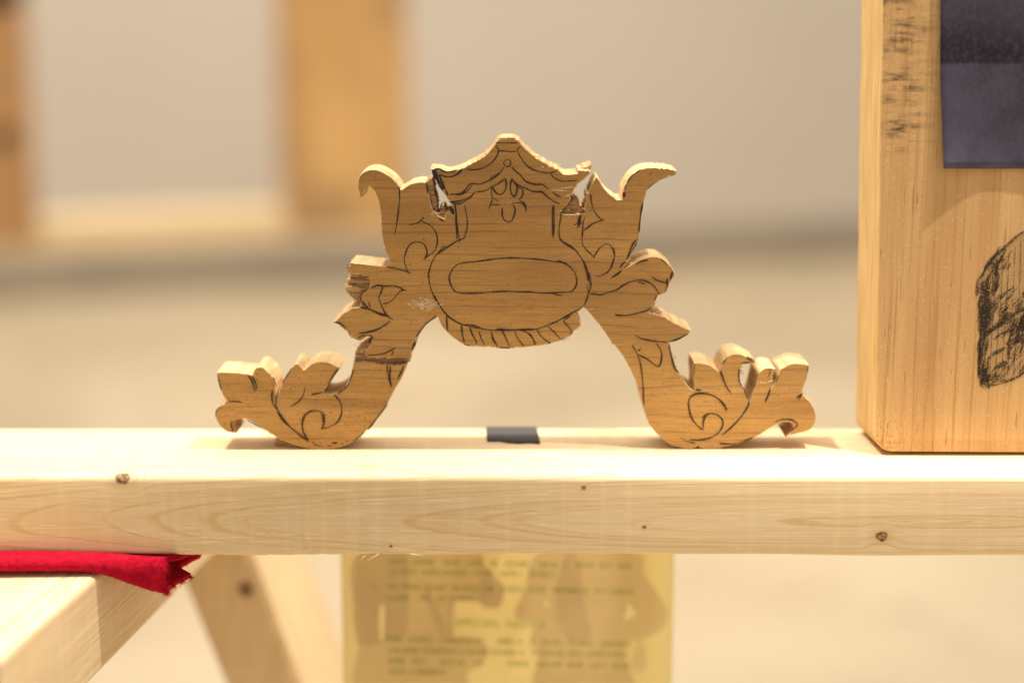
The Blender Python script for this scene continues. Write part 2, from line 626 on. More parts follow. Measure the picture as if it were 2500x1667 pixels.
# ------------------------------------------------------------------ black tape at the back of the beam, holding the printed sheet
def tape_mat():
    m = M('dark_grey_cloth_tape')
    n = m.noise(m.obj, (900, 900, 900), 3.0)
    c = m.mix(n, (0.032, 0.030, 0.029), (0.076, 0.072, 0.070))
    return m.bsdf(c, 0.7, 0.3, m.bump(n, 0.5, 0.0003))


ta = [atz(1187, 1045, TOP), atz(1310, 1045, TOP), atz(1319, 1086, TOP), atz(1189, 1079, TOP)]
tape_v, tape_f = [], []
n = 16
prof = []
for t in (0.0, 0.25, 0.5, 0.75, 1.0):
    prof.append(t)
for i in range(n + 1):
    s = i / n
    fr_ = ta[3].lerp(ta[2], s)
    bk = ta[0].lerp(ta[1], s)
    fr_ = fr_ + Vector((0, 0.0008 * math.sin(s * 9) + random.uniform(-.0004, .0004), 0))
    col = [fr_.lerp(bk, t) for t in (0, .5, 1.0)]
    col = [Vector((q.x, min(q.y, 0.0872), TOP + 0.0005)) for q in col]
    e = col[-1]
    col += [Vector((e.x, 0.0886, TOP - 0.0004)), Vector((e.x, 0.0895, TOP - 0.0025)), Vector((e.x, 0.0925, TOP - 0.008)), Vector((e.x, 0.1165, TOP - 0.022)), Vector((e.x, 0.1172, TOP - 0.034))]
    tape_v += col
    m_ = len(col)
    if i:
        for k in range(m_ - 1):
            a, b = m_ * (i - 1), m_ * i
            tape_f.append((a + k, b + k, b + k + 1, a + k + 1))
tape = mesh_obj('cloth_tape', tape_v, tape_f, tape_mat(), base=(0, 0.07, TOP), smooth_ang=60)
tag(tape, 'short strip of black cloth tape folded over the back edge of the pale beam', 'tape')
md = tape.modifiers.new('thickness', 'SOLIDIFY')
md.thickness = 0.0003
md.offset = 1

# printed sheet hanging behind the beam
SY = 0.118


def sheet_y(px):
    return SY


def paper_mat():
    m = M('yellow_paper')
    n = m.noise(m.obj, (30, 30, 30), 3.0)
    c = m.mix(n, (0.88, 0.76, 0.39), (0.92, 0.81, 0.45))
    p = m.bsdf(c, 0.75, 0.2)
    bs = [q for q in m.nt.nodes if q.type == 'BSDF_PRINCIPLED'][0]
    tl = m.nt.nodes.new('ShaderNodeBsdfTranslucent')
    m.set(tl.inputs['Color'], c)
    mx = m.nt.nodes.new('ShaderNodeMixShader')
    mx.inputs[0].default_value = 0.45
    m.nt.links.new(bs.outputs[0], mx.inputs[1])
    m.nt.links.new(tl.outputs[0], mx.inputs[2])
    m.nt.links.new(mx.outputs[0], m.out.inputs['Surface'])
    return p


sheet = thing('printed_sheet', (0, SY, 0.45), 'yellow paper sheet with green handwriting hanging behind the beam', 'paper')
SB = (0, SY, 0.45)
l0, r0_ = aty(832, 1370, SY).x, aty(1646, 1370, SY).x
sv, sf = [], []
nx, nz = 12, 12
for j in range(nz + 1):
    zz = 0.728 - j / nz * 0.27
    for i in range(nx + 1):
        xx = l0 + (r0_ - l0) * i / nx
        sv.append((xx, SY + 0.0012 * math.sin(i * 0.8), zz))
for j in range(nz):
    for i in range(nx):
        a = j * (nx + 1) + i
        sf.append((a, a + nx + 1, a + nx + 2, a + 1))
so = mesh_obj('paper', sv, sf, paper_mat(), sheet, SB, smooth_ang=80)
md = so.modifiers.new('thickness', 'SOLIDIFY')
md.thickness = 0.0002
md.offset = -1


def flat_poly(name, pts, y, mat, parent, base):
    P = [aty(a, b, y) for a, b in pts]
    tr_ = tessellate_polygon([P])
    fs = []
    for t in tr_:
        a, b, c = (P[i] for i in t)
        nrm = (b - a).cross(c - a)
        fs.append(t if nrm.y < 0 else t[::-1])
    return mesh_obj(name, P, fs, mat, parent, base)


def wash(name, col, a):
    m = M(name)
    n = m.noise(m.obj, (25, 25, 25), 2.0)
    return m.bsdf(col, 0.8, 0.1, alpha=m.math('MULTIPLY', m.step(n, 0.2, 0.8, 0.75, 1.0), a))


SH1 = wash('faded_mauve_print', (0.50, 0.345, 0.20), 0.43)
SH2 = wash('faded_mauve_print_darker', (0.38, 0.26, 0.165), 0.24)


def zs(txt):
    return [(a, b) for a, b, _ in parse('Zs ' + txt)]


shapes = [
    ('165,20 930,20 1020,110 1130,230 1145,330 1110,400 1030,395 960,362 810,372 805,590 900,600 1010,640 1040,710 990,800 900,850 850,1000 165,1000 150,650 120,420', SH1, 0.0022),
    ('1410,20 2040,20 2110,170 2200,300 2260,430 2230,540 2110,610 1985,650 1985,760 2010,1000 1390,1000 1380,720 1330,590 1400,500 1250,480 1225,420 1290,280', SH1, 0.0022),
    ('165,20 480,20 490,360 470,600 320,640 150,650 120,420', SH2, 0.0026),
    ('585,270 640,270 760,590 720,590', SH2, 0.0026),
    ('770,300 805,300 805,590 770,590', SH2, 0.0026),
    ('1560,60 1650,60 1700,350 1740,600 1600,640 1500,400', SH2, 0.0026),
    ('1000,200 1140,250 1145,330 1110,400 1000,390', SH2, 0.0026),
    ('2050,640 2110,640 2115,820 2030,820', SH2, 0.0026),
]
for txt, mt, dy in shapes:
    flat_poly('faded_figure_print', smooth([(a, b, '') for a, b in zs(txt)], True, 8), SY - dy, mt, sheet, SB)
PAP2 = wash('paper_gap', (0.88, 0.74, 0.34), 0.9)
for txt in ('300,380 335,380 335,500 325,620 300,620 290,500', '1995,360 2065,440 1970,490', '1425,340 1460,375 1430,395'):
    flat_poly('print_gap', zs(txt), SY - 0.0029, PAP2, sheet, SB)

INK = wash('green_ink', (0.17, 0.235, 0.035), 0.85)
lines = [
    (1368.6, 1382, 840, [(575, 810), (880, 1160), (1260, 1490), (1550, 1770), (1860, 1960), (2040, 2340), (2460, 2730), (2790, 2880), (2950, 3200), (3250, 3400), (3490, 3680)]),
    (1394, 1406, 840, [(580, 920), (970, 1230), (1250, 1580), (1600, 1890), (1950, 2270), (2360, 2670)]),
    (1430, 1444.5, 840, [(345, 410), (550, 980), (1050, 1310), (1370, 1750), (1820, 1920), (2000, 2290), (2350, 2580), (2660, 3120), (3200, 3340), (3390, 3680)]),
    (1458.5, 1464, 840, [(550, 850), (970, 1120), (1170, 1300), (1360, 1720)]),
    (1557, 1573, 840, [(540, 740), (820, 1140), (1230, 1780), (1960, 2160), (2210, 2280), (2360, 2450), (2520, 2790), (2880, 3170), (3280, 3640)]),
    (1585, 1598, 840, [(560, 720), (750, 960), (1000, 1450), (1500, 1850), (1880, 2200), (2230, 2320), (2400, 2440), (2490, 2810), (2840, 3040), (3100, 3590)]),
    (1611, 1626, 840, [(570, 780), (860, 1040), (1230, 1400), (1420, 1540), (1640, 1770), (2090, 2370), (2450, 2770), (2830, 3050), (3140, 3330), (3420, 3640)]),
    (1638, 1645, 840, [(570, 800), (850, 1300)]),
]
for (ya, yb, ox, words) in lines:
    vs, fs = [], []

    def stroke(x0, y0, x1, y1, wpx=2.4):
        L = math.hypot(x1 - x0, y1 - y0) or 1
        nx_, ny_ = -(y1 - y0) / L * wpx / 2, (x1 - x0) / L * wpx / 2
        k = len(vs)
        for (a, b) in ((x0 + nx_, y0 + ny_), (x1 + nx_, y1 + ny_), (x1 - nx_, y1 - ny_), (x0 - nx_, y0 - ny_)):
            vs.append(aty(a, b, SY - 0.0032))
        fs.append((k, k + 1, k + 2, k + 3))
    for (a, b) in words:
        xa, xb = ox + a / 5.226, ox + b / 5.226
        nl = max(1, int((xb - xa) / 9.5))
        for i in range(nl):
            cx = xa + (i + 0.5) * (xb - xa) / nl
            cy = ya + (yb - ya) * (cx - 900) / 650
            h, wd2 = 5.2, 2.9
            k = random.randrange(5)
            if k != 4:
                stroke(cx - wd2, cy - h, cx - wd2 + random.uniform(-1, 1), cy + h)
            if k in (0, 1, 4):
                stroke(cx + wd2, cy - h, cx + wd2, cy + h)
            if k in (1, 2, 3):
                stroke(cx - wd2, cy - h, cx + wd2, cy - h + random.uniform(-1, 1))
            if k in (0, 2, 4):
                stroke(cx - wd2, cy, cx + wd2, cy + random.uniform(-1, 1))
            if k in (2, 3):
                stroke(cx - wd2, cy + h, cx + wd2, cy + h)
    mesh_obj('handwritten_line', vs, fs, INK, sheet, SB)
# legible heading
INKH = wash('green_heading_ink', (0.16, 0.28, 0.03), 0.85)
for word, xa, xb, yc, hh in (('SPECIAL', 1112, 1221, 1519, 17), ('NOTES', 1238, 1328, 1523, 17)):
    cu = bpy.data.curves.new('heading', 'FONT')
    cu.body = word
    cu.align_x = 'CENTER'
    cu.align_y = 'CENTER'
    to = bpy.data.objects.new('heading_tmp', cu)
    COL.objects.link(to)
    bpy.context.view_layer.update()
    me = bpy.data.meshes.new_from_object(to.evaluated_get(bpy.context.evaluated_depsgraph_get()))
    bpy.data.objects.remove(to)
    xs = [q.co.x for q in me.vertices]
    ys = [q.co.y for q in me.vertices]
    vs = []
    for q in me.vertices:
        u = (q.co.x - min(xs)) / (max(xs) - min(xs))
        t = (q.co.y - min(ys)) / (max(ys) - min(ys))
        vs.append(aty(xa + u * (xb - xa), yc + 2 * u + hh * (0.5 - t), SY - 0.0032))
    fs = [list(p.vertices) for p in me.polygons]
    mesh_obj('heading', vs, fs, INKH, sheet, SB)

# ------------------------------------------------------------------ red felt strip between crossbar and beam
def felt_mat():
    m = M('red_wool_felt')
    n = m.noise(m.obj, (420, 420, 420), 4.0, 0.65)
    n2 = m.noise(m.obj, (60, 60, 60), 3.0)
    c = m.mix(m.step(n, 0.3, 0.7), (0.27, 0.001, 0.011), (0.45, 0.005, 0.023))
    c = m.mix(m.step(n2, 0.35, 0.7, 0.0, 0.35), c, (0.49, 0.011, 0.029))
    return m.bsdf(c, 0.95, 0.05, m.bump(n, 0.9, 0.0012), **{'Sheen Weight': 0.06, 'Sheen Roughness': 0.6, 'Sheen Tint': (1, 0.25, 0.3, 1)})


FELT = felt_mat()
fb = Vector((-0.23, 0.0, BARTOP))
felt = thing('felt_strip', fb, 'folded red felt strip with pinked zigzag end under the beam', 'felt')


def felt_section(x, n=44):
    """centre line of the folded strip at x: list of (s, y, z); s<0 upper layer, s>0 lower layer"""
    k = max(0.0, min(1.0, (x + 0.190) / 0.032))       # 0 on the crossbar .. 1 at the free end
    k = k * k * (3 - 2 * k) * 0.55 + k * 0.45
    zt = 0.7102
    zb = 0.7080 - 0.0108 * k
    yf = -0.0105 + 0.003 * k - 0.002 * math.sin((x + 0.3) * 30)
    bul = 0.0034 * (1 - 0.6 * k)
    pts = []
    zm, hh = (zt + bul + zb) / 2, (zt + bul - zb) / 2 + 0.0002
    # upper layer from the back to the fold
    for i in range(14):
        y = 0.070 - i / 13 * 0.067
        pts.append((y, zt))
    for i in range(1, 4):
        t = i / 4
        y = 0.003 - t * 0.0055
        pts.append((y, zt + bul * t * t * (3 - 2 * t)))
    for i in range(13):
        a = math.pi / 2 - i / 12 * math.pi
        ry = max(0.003, (-0.0025 - yf))
        pts.append((-0.0025 - ry * math.cos(a) ** 0.7 if math.cos(a) > 1e-6 else -0.0025, zm + hh * math.sin(a)))
    for i in range(1, 15):
        t = i / 14
        y = -0.0025 + t * 0.0725
        pts.append((y, zb + (0.0 if k < 0.02 else (0.002 * k * math.sin(t * 3)))))
    return pts


def felt_end(i, n):
    """x of the cut end along the section index: two pinked teeth in each layer"""
    y = felt_section(-0.16)[i][0]
    up = i < n / 2
    knots_ = ([(-0.02, -0.1565), (-0.003, -0.1555), (0.003, -0.1515), (0.013, -0.1440), (0.024, -0.1530), (0.04, -0.146), (0.07, -0.152)] if up else
              [(-0.02, -0.1568), (-0.003, -0.1566), (0.004, -0.1545), (0.0125, -0.1485), (0.022, -0.1570), (0.04, -0.149), (0.07, -0.154)])
    for (a, xa), (b, xb) in zip(knots_, knots_[1:]):
        if y <= b:
            t = max(0.0, (y - a) / (b - a))
            return xa + (xb - xa) * t
    return knots_[-1][1]


npts = len(felt_section(-0.2))
nx = 70
X0 = -0.36
fv, ff = [], []
for j in range(nx + 1):
    t = j / nx
    t = 1 - (1 - t) ** 1.4
    for i in range(npts):
        xe = felt_end(i, npts)
        x = X0 + (xe - X0) * t
        y, z = felt_section(x)[i]
        wv = 0.0006 * math.sin(x * 55 + i * 0.05) * (1 if y < 0 else 0)
        fv.append((x, y + wv + random.gauss(0, .00012), z + wv * 0.5 + random.gauss(0, .0001)))
for j in range(nx):
    for i in range(npts - 1):
        a = j * npts + i
        ff.append((a, a + npts, a + npts + 1, a + 1))
fo = mesh_obj('strip', fv, ff, FELT, felt, fb, smooth_ang=180)
md = fo.modifiers.new('thickness', 'SOLIDIFY')
md.thickness = 0.0022
md.offset = 0
# loose fibres standing off the felt
vs, fs = [], []
for _ in range(6000):
    j = random.randrange(nx)
    i = random.randrange(14, 34) if random.random() < 0.7 else random.randrange(8, npts - 8)
    if random.random() < 0.35:
        j = nx - 1
    p = Vector(fv[j * npts + i])
    q = Vector(fv[(j + 1) * npts + i])
    p = p.lerp(q, random.random())
    y, z = p.y, p.z
    nrm = Vector((random.gauss(0, .6), -0.6 if y < 0.002 else random.gauss(0, .4), (0.9 if i < npts / 2 - 3 else -0.8)))
    nrm.normalize()
    d2 = Vector((random.gauss(0, 1), random.gauss(0, 1), random.gauss(0, 1))).normalized()
    L = random.uniform(0.0012, 0.0032)
    p0 = p
    p1 = p + nrm * L * 0.55 + d2 * L * 0.2
    p2 = p + nrm * L * 0.8 + d2 * L * 0.55
    r = 0.00006
    sd = nrm.cross(Vector((0, 1, 0.3))).normalized() * r
    k = len(vs)
    vs += [p0 - sd, p0 + sd, p1 + sd, p1 - sd, p2]
    fs += [(k, k + 1, k + 2, k + 3), (k + 3, k + 2, k + 4)]
fz = mesh_obj('felt_fuzz', vs, fs, FELT, felt, fb)
tag(fz, kind='stuff')

# ------------------------------------------------------------------ the carved ornament
OY = 0.0455          # front plane
OT = 0.0245          # board thickness
OB = Vector((0, OY, TOP))
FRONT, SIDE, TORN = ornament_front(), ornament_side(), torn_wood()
orn = thing('carved_ornament', OB, 'broken scroll-sawn wooden ornament with pencilled temple roof standing on the beam', 'carving')


def fill_poly(p2):
    """robust fill of a closed outline -> (points, triangles)"""
    n = len(p2)
    pts, ed, tri, *_ = delaunay_2d_cdt([Vector((x * 100, z * 100)) for x, z in p2], [(i, (i + 1) % n) for i in range(n)], [], 1, 1e-5)
    return [(q.x / 100, q.y / 100) for q in pts], tri


def board(name, txt, y0, y1, mats, parent, step=4.0, jit=0.22, inset=0.00035, base=OB):
    pts = smooth(parse(txt), True, step)
    P = []
    for (a, b) in pts:
        q = aty(a + random.gauss(0, jit), b + random.gauss(0, jit), OY)
        if not P or (P[-1] - q).length > 1e-5:
            P.append(q)
    n = len(P)
    area = sum(P[i].x * P[(i + 1) % n].z - P[(i + 1) % n].x * P[i].z for i in range(n))
    if area > 0:
        P.reverse()          # clockwise seen from the camera
    vs = []
    ins = []
    for i in range(n):
        t = P[(i + 1) % n] - P[i - 1]
        nr = Vector((t.z, 0, -t.x))
        if nr.length > 1e-9:
            nr.normalize()
        ins.append(P[i] + nr * inset)
    for q in ins:
        vs.append((q.x, y0, q.z))
    for q in P:
        vs.append((q.x, y0 + inset * 1.2, q.z))
    for q in P:
        vs.append((q.x, y1, q.z))
    fs, fm = [], []
    cap, tri = fill_poly([(q.x, q.z) for q in ins])
    nb = len(vs)
    nc = len(cap)
    vs += [(x, y0, z) for x, z in cap] + [(x, y1, z) for x, z in cap]
    for t in tri:
        a, b, c = (cap[i] for i in t)
        up = (b[0] - a[0]) * (c[1] - a[1]) - (b[1] - a[1]) * (c[0] - a[0])
        t = tuple(t) if up > 0 else tuple(t)[::-1]
        fs.append(tuple(nb + i for i in t))
        fm.append(0)
        fs.append(tuple(nb + nc + i for i in t[::-1]))
        fm.append(0)
    for i in range(n):
        k = (i + 1) % n
        fs.append((i, n + i, n + k, k)[::-1])
        fm.append(1)
        fs.append((n + i, 2 * n + i, 2 * n + k, n + k)[::-1])
        fm.append(1)
    o = mesh_obj(name, vs, fs, mats, parent, base, fmat=fm)
    me = o.data
    for p in me.polygons:
        p.use_smooth = p.material_index == 1
    try:
        me.set_sharp_from_angle(angle=math.radians(38))
    except Exception:
        pass
    return o


BODY = '''Z1 1560,290c 1535,245r 1560,190r 1590,150r 1600,95r
Z3 545,1262c 500,1262c 455,1300 410,1320c 330,1290r 260,1215r 200,1170r 120,1095 70,1075c 110,1050 200,960r 250,925r 330,895 400,888c
415,840r 440,780 432,720r 530,650c 540,560r 530,530c 430,522r 445,470c 380,472r 260,450c 242,415 245,388 290,340 330,322 500,340 700,362 832,376c
Z2 760,1380 735,1310 710,1210 690,1110 683,1000 680,900 668,780 645,680 628,630 600,570 560,522 545,505c 520,490r 500,500c 485,530 465,590 445,636 415,640c 400,590 388,530 385,460 390,420 410,355 450,320 510,290 590,280 660,295 740,335 810,380 860,425 895,470 915,497 928,532c
950,535 1000,500 1060,465 1130,447 1200,440 1255,446c 1263,500r 1275,560r 1300,620r 1310,680r 1318,740r 1345,800r 1375,835r 1400,870r 1450,890r 1490,915c 1510,850r 1530,815 1560,822 1590,860 1615,865c
1600,780 1550,690 1490,600 1440,540 1400,460 1360,360 1325,290 1310,267c
Z4 140,538 230,547 320,572 420,556 500,530 555,512r 600,482r 650,455r 740,410 830,340 900,260 940,205 965,168 1010,147c 1100,142 1180,148 1240,180c 1280,230r 1330,280r 1400,350r 1470,400r 1560,450r 1650,500r 1750,547c
1800,595 1850,605 1920,600 1985,590c 2000,556r 2060,550r 2120,552r 2150,590c 2100,640r 2030,700r 1985,740r 1950,800r 1910,860r 1888,890c 1905,930r 1870,980r 1780,1072c 1795,1112c 1950,1116r 2085,1097c 2068,1040r 2082,990r 2090,930r 2110,870r 2130,810
Z6 345,440 375,362 420,285c 460,320 490,380 540,450 600,520 660,563r 720,600r 772,604c 782,560 790,480 820,400 870,320 930,250 990,205 1060,180 1140,165r 1250,165r 1350,176r 1450,187r 1520,205c 1512,250 1480,270 1400,290 1320,320 1240,360 1180,405 1130,460 1110,500 1095,560 1080,620 1065,700 1045,800 1035,880 1030,960 1020,1050 1005,1120 980,1190 945,1270
Z7 820,270 780,335 738,405c 800,370 860,335 940,290 1020,260 1100,241 1180,246 1250,280 1310,330 1360,380 1392,440 1402,485 1380,520 1340,560r 1320,620 1300,680 1270,710 1215,735c 1190,750r 1165,780r 1140,830r 1115,870r 1090,907c 1062,938c 1100,965r 1180,985r 1280,1020r 1380,1075r 1470,1120r 1540,1155 1612,1187c 1580,1215 1510,1260 1430,1310 1330,1337c
Z8 690,150r 705,220r 730,330r 760,390r 800,440 840,500 890,552 936,582c 936,500 930,420 930,340 936,290c 990,285 1060,295 1120,320 1170,355 1197,377c 1215,330 1250,260 1300,210 1370,188 1440,195 1500,225 1550,255 1592,277c 1560,300r 1500,290r 1450,305 1425,350 1415,410 1425,480 1450,560 1490,630 1522,706c 1545,650 1570,570 1590,490 1610,400 1625,385c 1680,345 1740,335 1800,347c 1770,440 1745,565c 1790,500 1820,420 1850,350 1890,330c 1950,300 2010,290 2090,295 2156,306c
2150,380 2130,460 2105,530 2080,597c 2110,640 2170,700 2215,780 2230,850 2220,920 2190,975 2150,1005 2080,1025 1980,1050 1906,1070c 1990,1005 1997,960 1970,925c 1900,915 1820,935 1740,980 1650,1040 1550,1090 1430,1140 1330,1165 1200,1187 1130,1191 1000,1187c 975,1170 950,1186r 900,1202 850,1202 790,1187 710,1165 640,1125 560,1060 490,985 440,900 410,810 385,720 350,590 310,470 260,360 200,250 130,150 60,60
Z7 620,1370 540,1260 450,1130 400,1070 330,990 270,920 240,895c 215,907r 170,932r 133,955c 150,1000r 180,1060 201,1105c
Z5 2015,1140 1975,1172 1940,1190c 1920,1230r 1890,1260r 1830,1285r 1770,1312c 1740,1330r 1640,1355 1540,1375 1400,1390 1250,1408r 1130,1413 1000,1412 950,1400r 850,1395 780,1398 680,1385r 600,1388 540,1368 450,1315 380,1260 320,1205 270,1150 240,1100 220,1050 205,1008c
Z3 1330,1050 1250,1120 1180,1200 1140,1280 1100,1370 1070,1450
Z1 2020,160 1985,230 1963,284c 1760,289r'''
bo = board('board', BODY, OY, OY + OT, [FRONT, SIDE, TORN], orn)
rx0, rx1 = aty(1150, 400, OY).x, aty(1365, 400, OY).x
rz0 = aty(1250, 428, OY).z - TOP
for p in bo.data.polygons:            # the chipped roof slopes
    if p.material_index == 1 and rx0 < p.center.x < rx1 and p.center.z > rz0:
        p.material_index = 2
FOOT = '''Z1 1420,350c 1560,335r 1650,350r 1740,352r 1860,358r 1941,345c 1925,390 1880,490 1820,590 1750,725 1690,820 1600,930 1500,1030 1420,1090 1330,1135 1220,1158 1110,1170 1000,1157 900,1135 810,1105 740,1080 640,1020 520,940 440,890 380,868 330,873 272,884c 263,930 280,975 305,1010c 230,1000 170,965 120,905 100,830 115,780 160,740 222,715c 180,660c 150,590 130,510 115,425c 200,425 300,430 400,440 456,453c 475,400 500,380 550,374c 590,410 640,460 665,520 680,580 686,682c 720,575 760,490 810,420 858,349c 885,345 920,370 947,406c 1000,360 1060,330 1150,325 1220,345 1300,385c 1240,465 1190,540 1130,605 1112,627c 1200,632 1260,620 1320,590 1370,530 1400,460'''
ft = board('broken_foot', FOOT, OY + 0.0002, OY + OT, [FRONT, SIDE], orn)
ft['label'] = 'left foot of the ornament, split off along a crack and set back on'
# broken-away places: rough wood set back behind the face
CHIPS = [
    ('Z2 1258,450c 1300,405r 1325,400r 1338,440r 1362,570r 1380,680r 1400,790r 1375,835c 1318,740r 1300,620r 1270,540r', 0.0035, OT - 0.001),
    ('Z3 250,425c 255,462r 292,500r 250,550r 220,640r 226,700r 272,762r 330,792r 400,850c 620,850c 620,440c', 0.0032, OT),
    ('Z3 225,640c 300,615r 420,650r 535,640c 530,668r 400,690r 260,700c', 0.0012, 0.006),
    ('Z3 250,545c 300,535r 420,555r 545,540c 540,580r 400,600r 260,590c', 0.0018, 0.006),
    ('Z1 1425,270c 1490,205r 1560,160c 1640,160c 1960,276c 1955,352c 1420,352c 1425,300r', 0.0055, OT - 0.002),
    ('Z1 1540,300c 1700,303r 1850,300r 1948,296c 1945,345c 1700,355r 1540,345r', 0.0038, 0.010),
    ('Z4 1775,1085c 1850,1010r 1930,935r 1965,928r 2010,955r 2025,1000r 2060,1040r 2085,1100c 1950,1140 1800,1135', 0.004, OT - 0.002),
    ('Z2 1225,880c 1300,850r 1370,835r 1420,850r 1440,770r 1470,760r 1500,800r 1520,860c 1490,960 1300,940', 0.005, OT - 0.001),
    ('Z4 1860,880c 1900,860r 2000,720r 2140,580c 2176,510r 2165,482r 2000,560c 1950,640 1850,780', 0.005, OT - 0.001),
]
for txt, a, b in CHIPS:
    board('torn_patch', txt, OY + a, OY + b, [TORN, TORN], orn, step=3.0, jit=0.9, inset=0.0004)
# glue under the right foot, small wedge behind the left
gl = M('clear_glue').bsdf((0.78, 0.68, 0.5), 0.15, 0.5, alpha=0.75)
board('glue', 'Z8 985,1186c 1060,1180 1240,1182c 1235,1200 1150,1211 1010,1209', OY + 0.001, OY + 0.008, [gl, gl], orn)
board('wedge', 'Z1 640,1136c 700,1100 742,1076c 850,1076c 930,1150c 800,1170 660,1150', OY + 0.006, OY + OT + 0.004, [TORN, SIDE], orn)


# ------------------------------------------------------------------ pencil lines
PEN = pencil('graphite_line', (0.030, 0.017, 0.011), 0.36, 0.92)
PENB = pencil('black_marker', (0.012, 0.011, 0.014), 0.25, 0.97)
CHAR = pencil('charcoal_soft', (0.035, 0.024, 0.016), 0.48, 0.66)
CHARD = pencil('charcoal_dark', (0.022, 0.015, 0.010), 0.45, 0.80)
SCR = pencil('pale_scuff', (0.85, 0.72, 0.52), 0.45, 0.7)


def ribbons(name, txt, y, mat, parent, base, wmul=1.12, dy=0.00016, taper=True, wdef=15):
    """txt: strokes separated by ';', each 'Z4 [w20] x,y x,y ...' in photo units"""
    vs, fs = [], []
    zk = None
    for st in txt.replace('\n', ' ').split(';'):
        toks = st.split()
        if not toks:
            continue
        wz = wdef
        ptx = []
        for t in toks:
            if t[0] == 'Z':
                zk = t[1]
            elif t[0] == 'w':
                wz = float(t[1:])
            else:
                ptx.append(t)
        pts = smooth(parse('Z' + zk + ' ' + ' '.join(ptx)), False, 3.0)
        wpx = wz / ZOOM[zk][2] * wmul
        n = len(pts)
        k = len(vs)
        ph = random.random() * 9
        yy = y - dy - random.random() * 0.00006
        for i, (a, b) in enumerate(pts):
            a0, b0 = pts[max(0, i - 1)]
            a1, b1 = pts[min(n - 1, i + 1)]
            L = math.hypot(a1 - a0, b1 - b0) or 1
            nx_, ny_ = -(b1 - b0) / L, (a1 - a0) / L
            e = min(i, n - 1 - i)
            tp = min(1.0, 0.45 + 0.2 * e) if taper else 1.0
            ww = wpx / 2 * tp * (0.88 + 0.22 * math.sin(i * 0.31 + ph) + random.uniform(-.1, .1))
            jx = random.gauss(0, .18)
            vs.append(aty(a + nx_ * ww + jx, b + ny_ * ww, yy))
            vs.append(aty(a - nx_ * ww + jx, b - ny_ * ww, yy))
            if i:
                q = k + 2 * i
                fs.append((q - 2, q - 1, q + 1, q))
    return mesh_obj(name, vs, fs, mat, parent, base)


ROOF = '''Z4 555,535 640,548 770,530 880,465 940,400 975,330 980,300 940,225; 975,150 1040,145 1130,145 1200,150; 940,202 1050,205 1215,206;
980,310 1050,308 1120,318 1215,315; 1215,310 1235,270 1258,248; w17 1225,320 1260,390 1310,460 1370,520 1470,565 1580,585 1640,585 1720,570;
w13 1090,418 1125,430 1136,463 1122,495 1090,508 1058,495 1045,463 1058,430 1090,418;
w18 1045,510 1010,570 950,630 870,680 800,710 740,730 690,730 650,725 600,745 560,800 520,835 460,855 350,865; 650,735 590,810 540,845 470,868 370,855; w14 860,660 930,620 980,590;
w20 1145,510 1200,570 1260,620 1320,690 1380,720 1460,735 1540,735 1580,770 1630,790;
w18 350,960 450,950 540,930 620,890 680,830; 380,970 480,980 570,935 640,890;
1640,600 1700,660 1790,695 1890,690 1980,685; 1660,825 1720,875 1780,895; 690,825 770,825 850,795 900,760 960,735 1020,690 1060,655;
w20 1155,665 1180,710 1250,755 1340,790 1400,820 1470,830 1530,830 1600,890 1680,950 1760,982; 1925,920 1860,1000 1780,1080'''
ribbons('pencil_roof_outline', ROOF, OY, PEN, orn, OB)
MARK = '''Z4 w46 138,548 170,610 205,690; w34 215,610 255,700 292,795; w44 180,640 235,740 280,800; w22 150,545 220,540 300,572 380,570 450,545; w20 230,610 300,635 380,635 450,605 500,560 520,535; w36 358,1008 385,1060 402,1112; w24 300,800 335,880'''
ribbons('black_corner_marking', MARK, OY, PENB, orn, OB)
CREST = '''Z4 w20 1060,655 1075,700 1075,770 1050,830 1000,865 950,845 910,790 885,750; w22 1150,655 1130,740 1135,820 1160,880 1180,887 1205,850 1215,760 1180,730; w16 885,770 890,860 900,910 950,925 970,960; 900,920 875,990 850,1055; 870,1000 930,990 1000,1000;
w20 1280,790 1290,840 1270,900 1230,935; 1140,990 1190,970 1250,970 1300,1000 1325,1040 1332,1092; w24 1250,945 1300,970 1330,1030; w18 1025,1030 1025,1120 1045,1180 1100,1215 1150,1190 1180,1120 1190,1050 1160,1000; w14 1205,760 1290,800'''
ribbons('pencil_crest', CREST, OY, PEN, orn, OB)
PILLAR = ['''Z4 w22 415,985 435,1100 440,1250 448,1440; w14 430,990 450,1250 485,1480; 545,1000 570,1130 578,1270 555,1370 540,1420 460,1450 380,1500 300,1555; ''', '''Z4 w22 1675,1000 1665,1100 1670,1250 1675,1420; w16 1682,1000 1690,1250 1680,1380;
w17 1780,1080 1765,1200 1750,1280 1755,1400 1790,1460 1870,1520 1940,1568''']
for q in PILLAR:
    ribbons('pencil_pillar', q, OY, PEN, orn, OB)
OVAL = '''Z5 w17 540,10 440,50 350,105 270,160 190,220 150,270 120,340 100,410 85,470 95,560 110,640 135,710 180,800 240,890 310,980 400,1050 490,1100 600,1130 740,1160 900,1180 1050,1182 1200,1175 1350,1175 1480,1165 1600,1120 1720,1070 1830,1010 1920,960 2040,900;
300,100 235,160 190,215; w18 150,730 220,850 300,970 420,1065 520,1110 640,1115 760,1155; w24 950,1172 1100,1180 1250,1174 1420,1172; w24 1780,1040 1900,975; w14 1800,1065 1900,1000;
w17 2060,880 2100,800 2125,720 2145,640 2140,540 2110,420 2080,330 2040,270 1990,200 1920,125 1840,75 1780,40 1755,0; w32 2060,310 2090,390 2115,480 2130,560; w12 2130,440 2155,530 2170,660; w12 2105,600 2125,700'''
ribbons('pencil_oval', OVAL, OY, PEN, orn, OB)
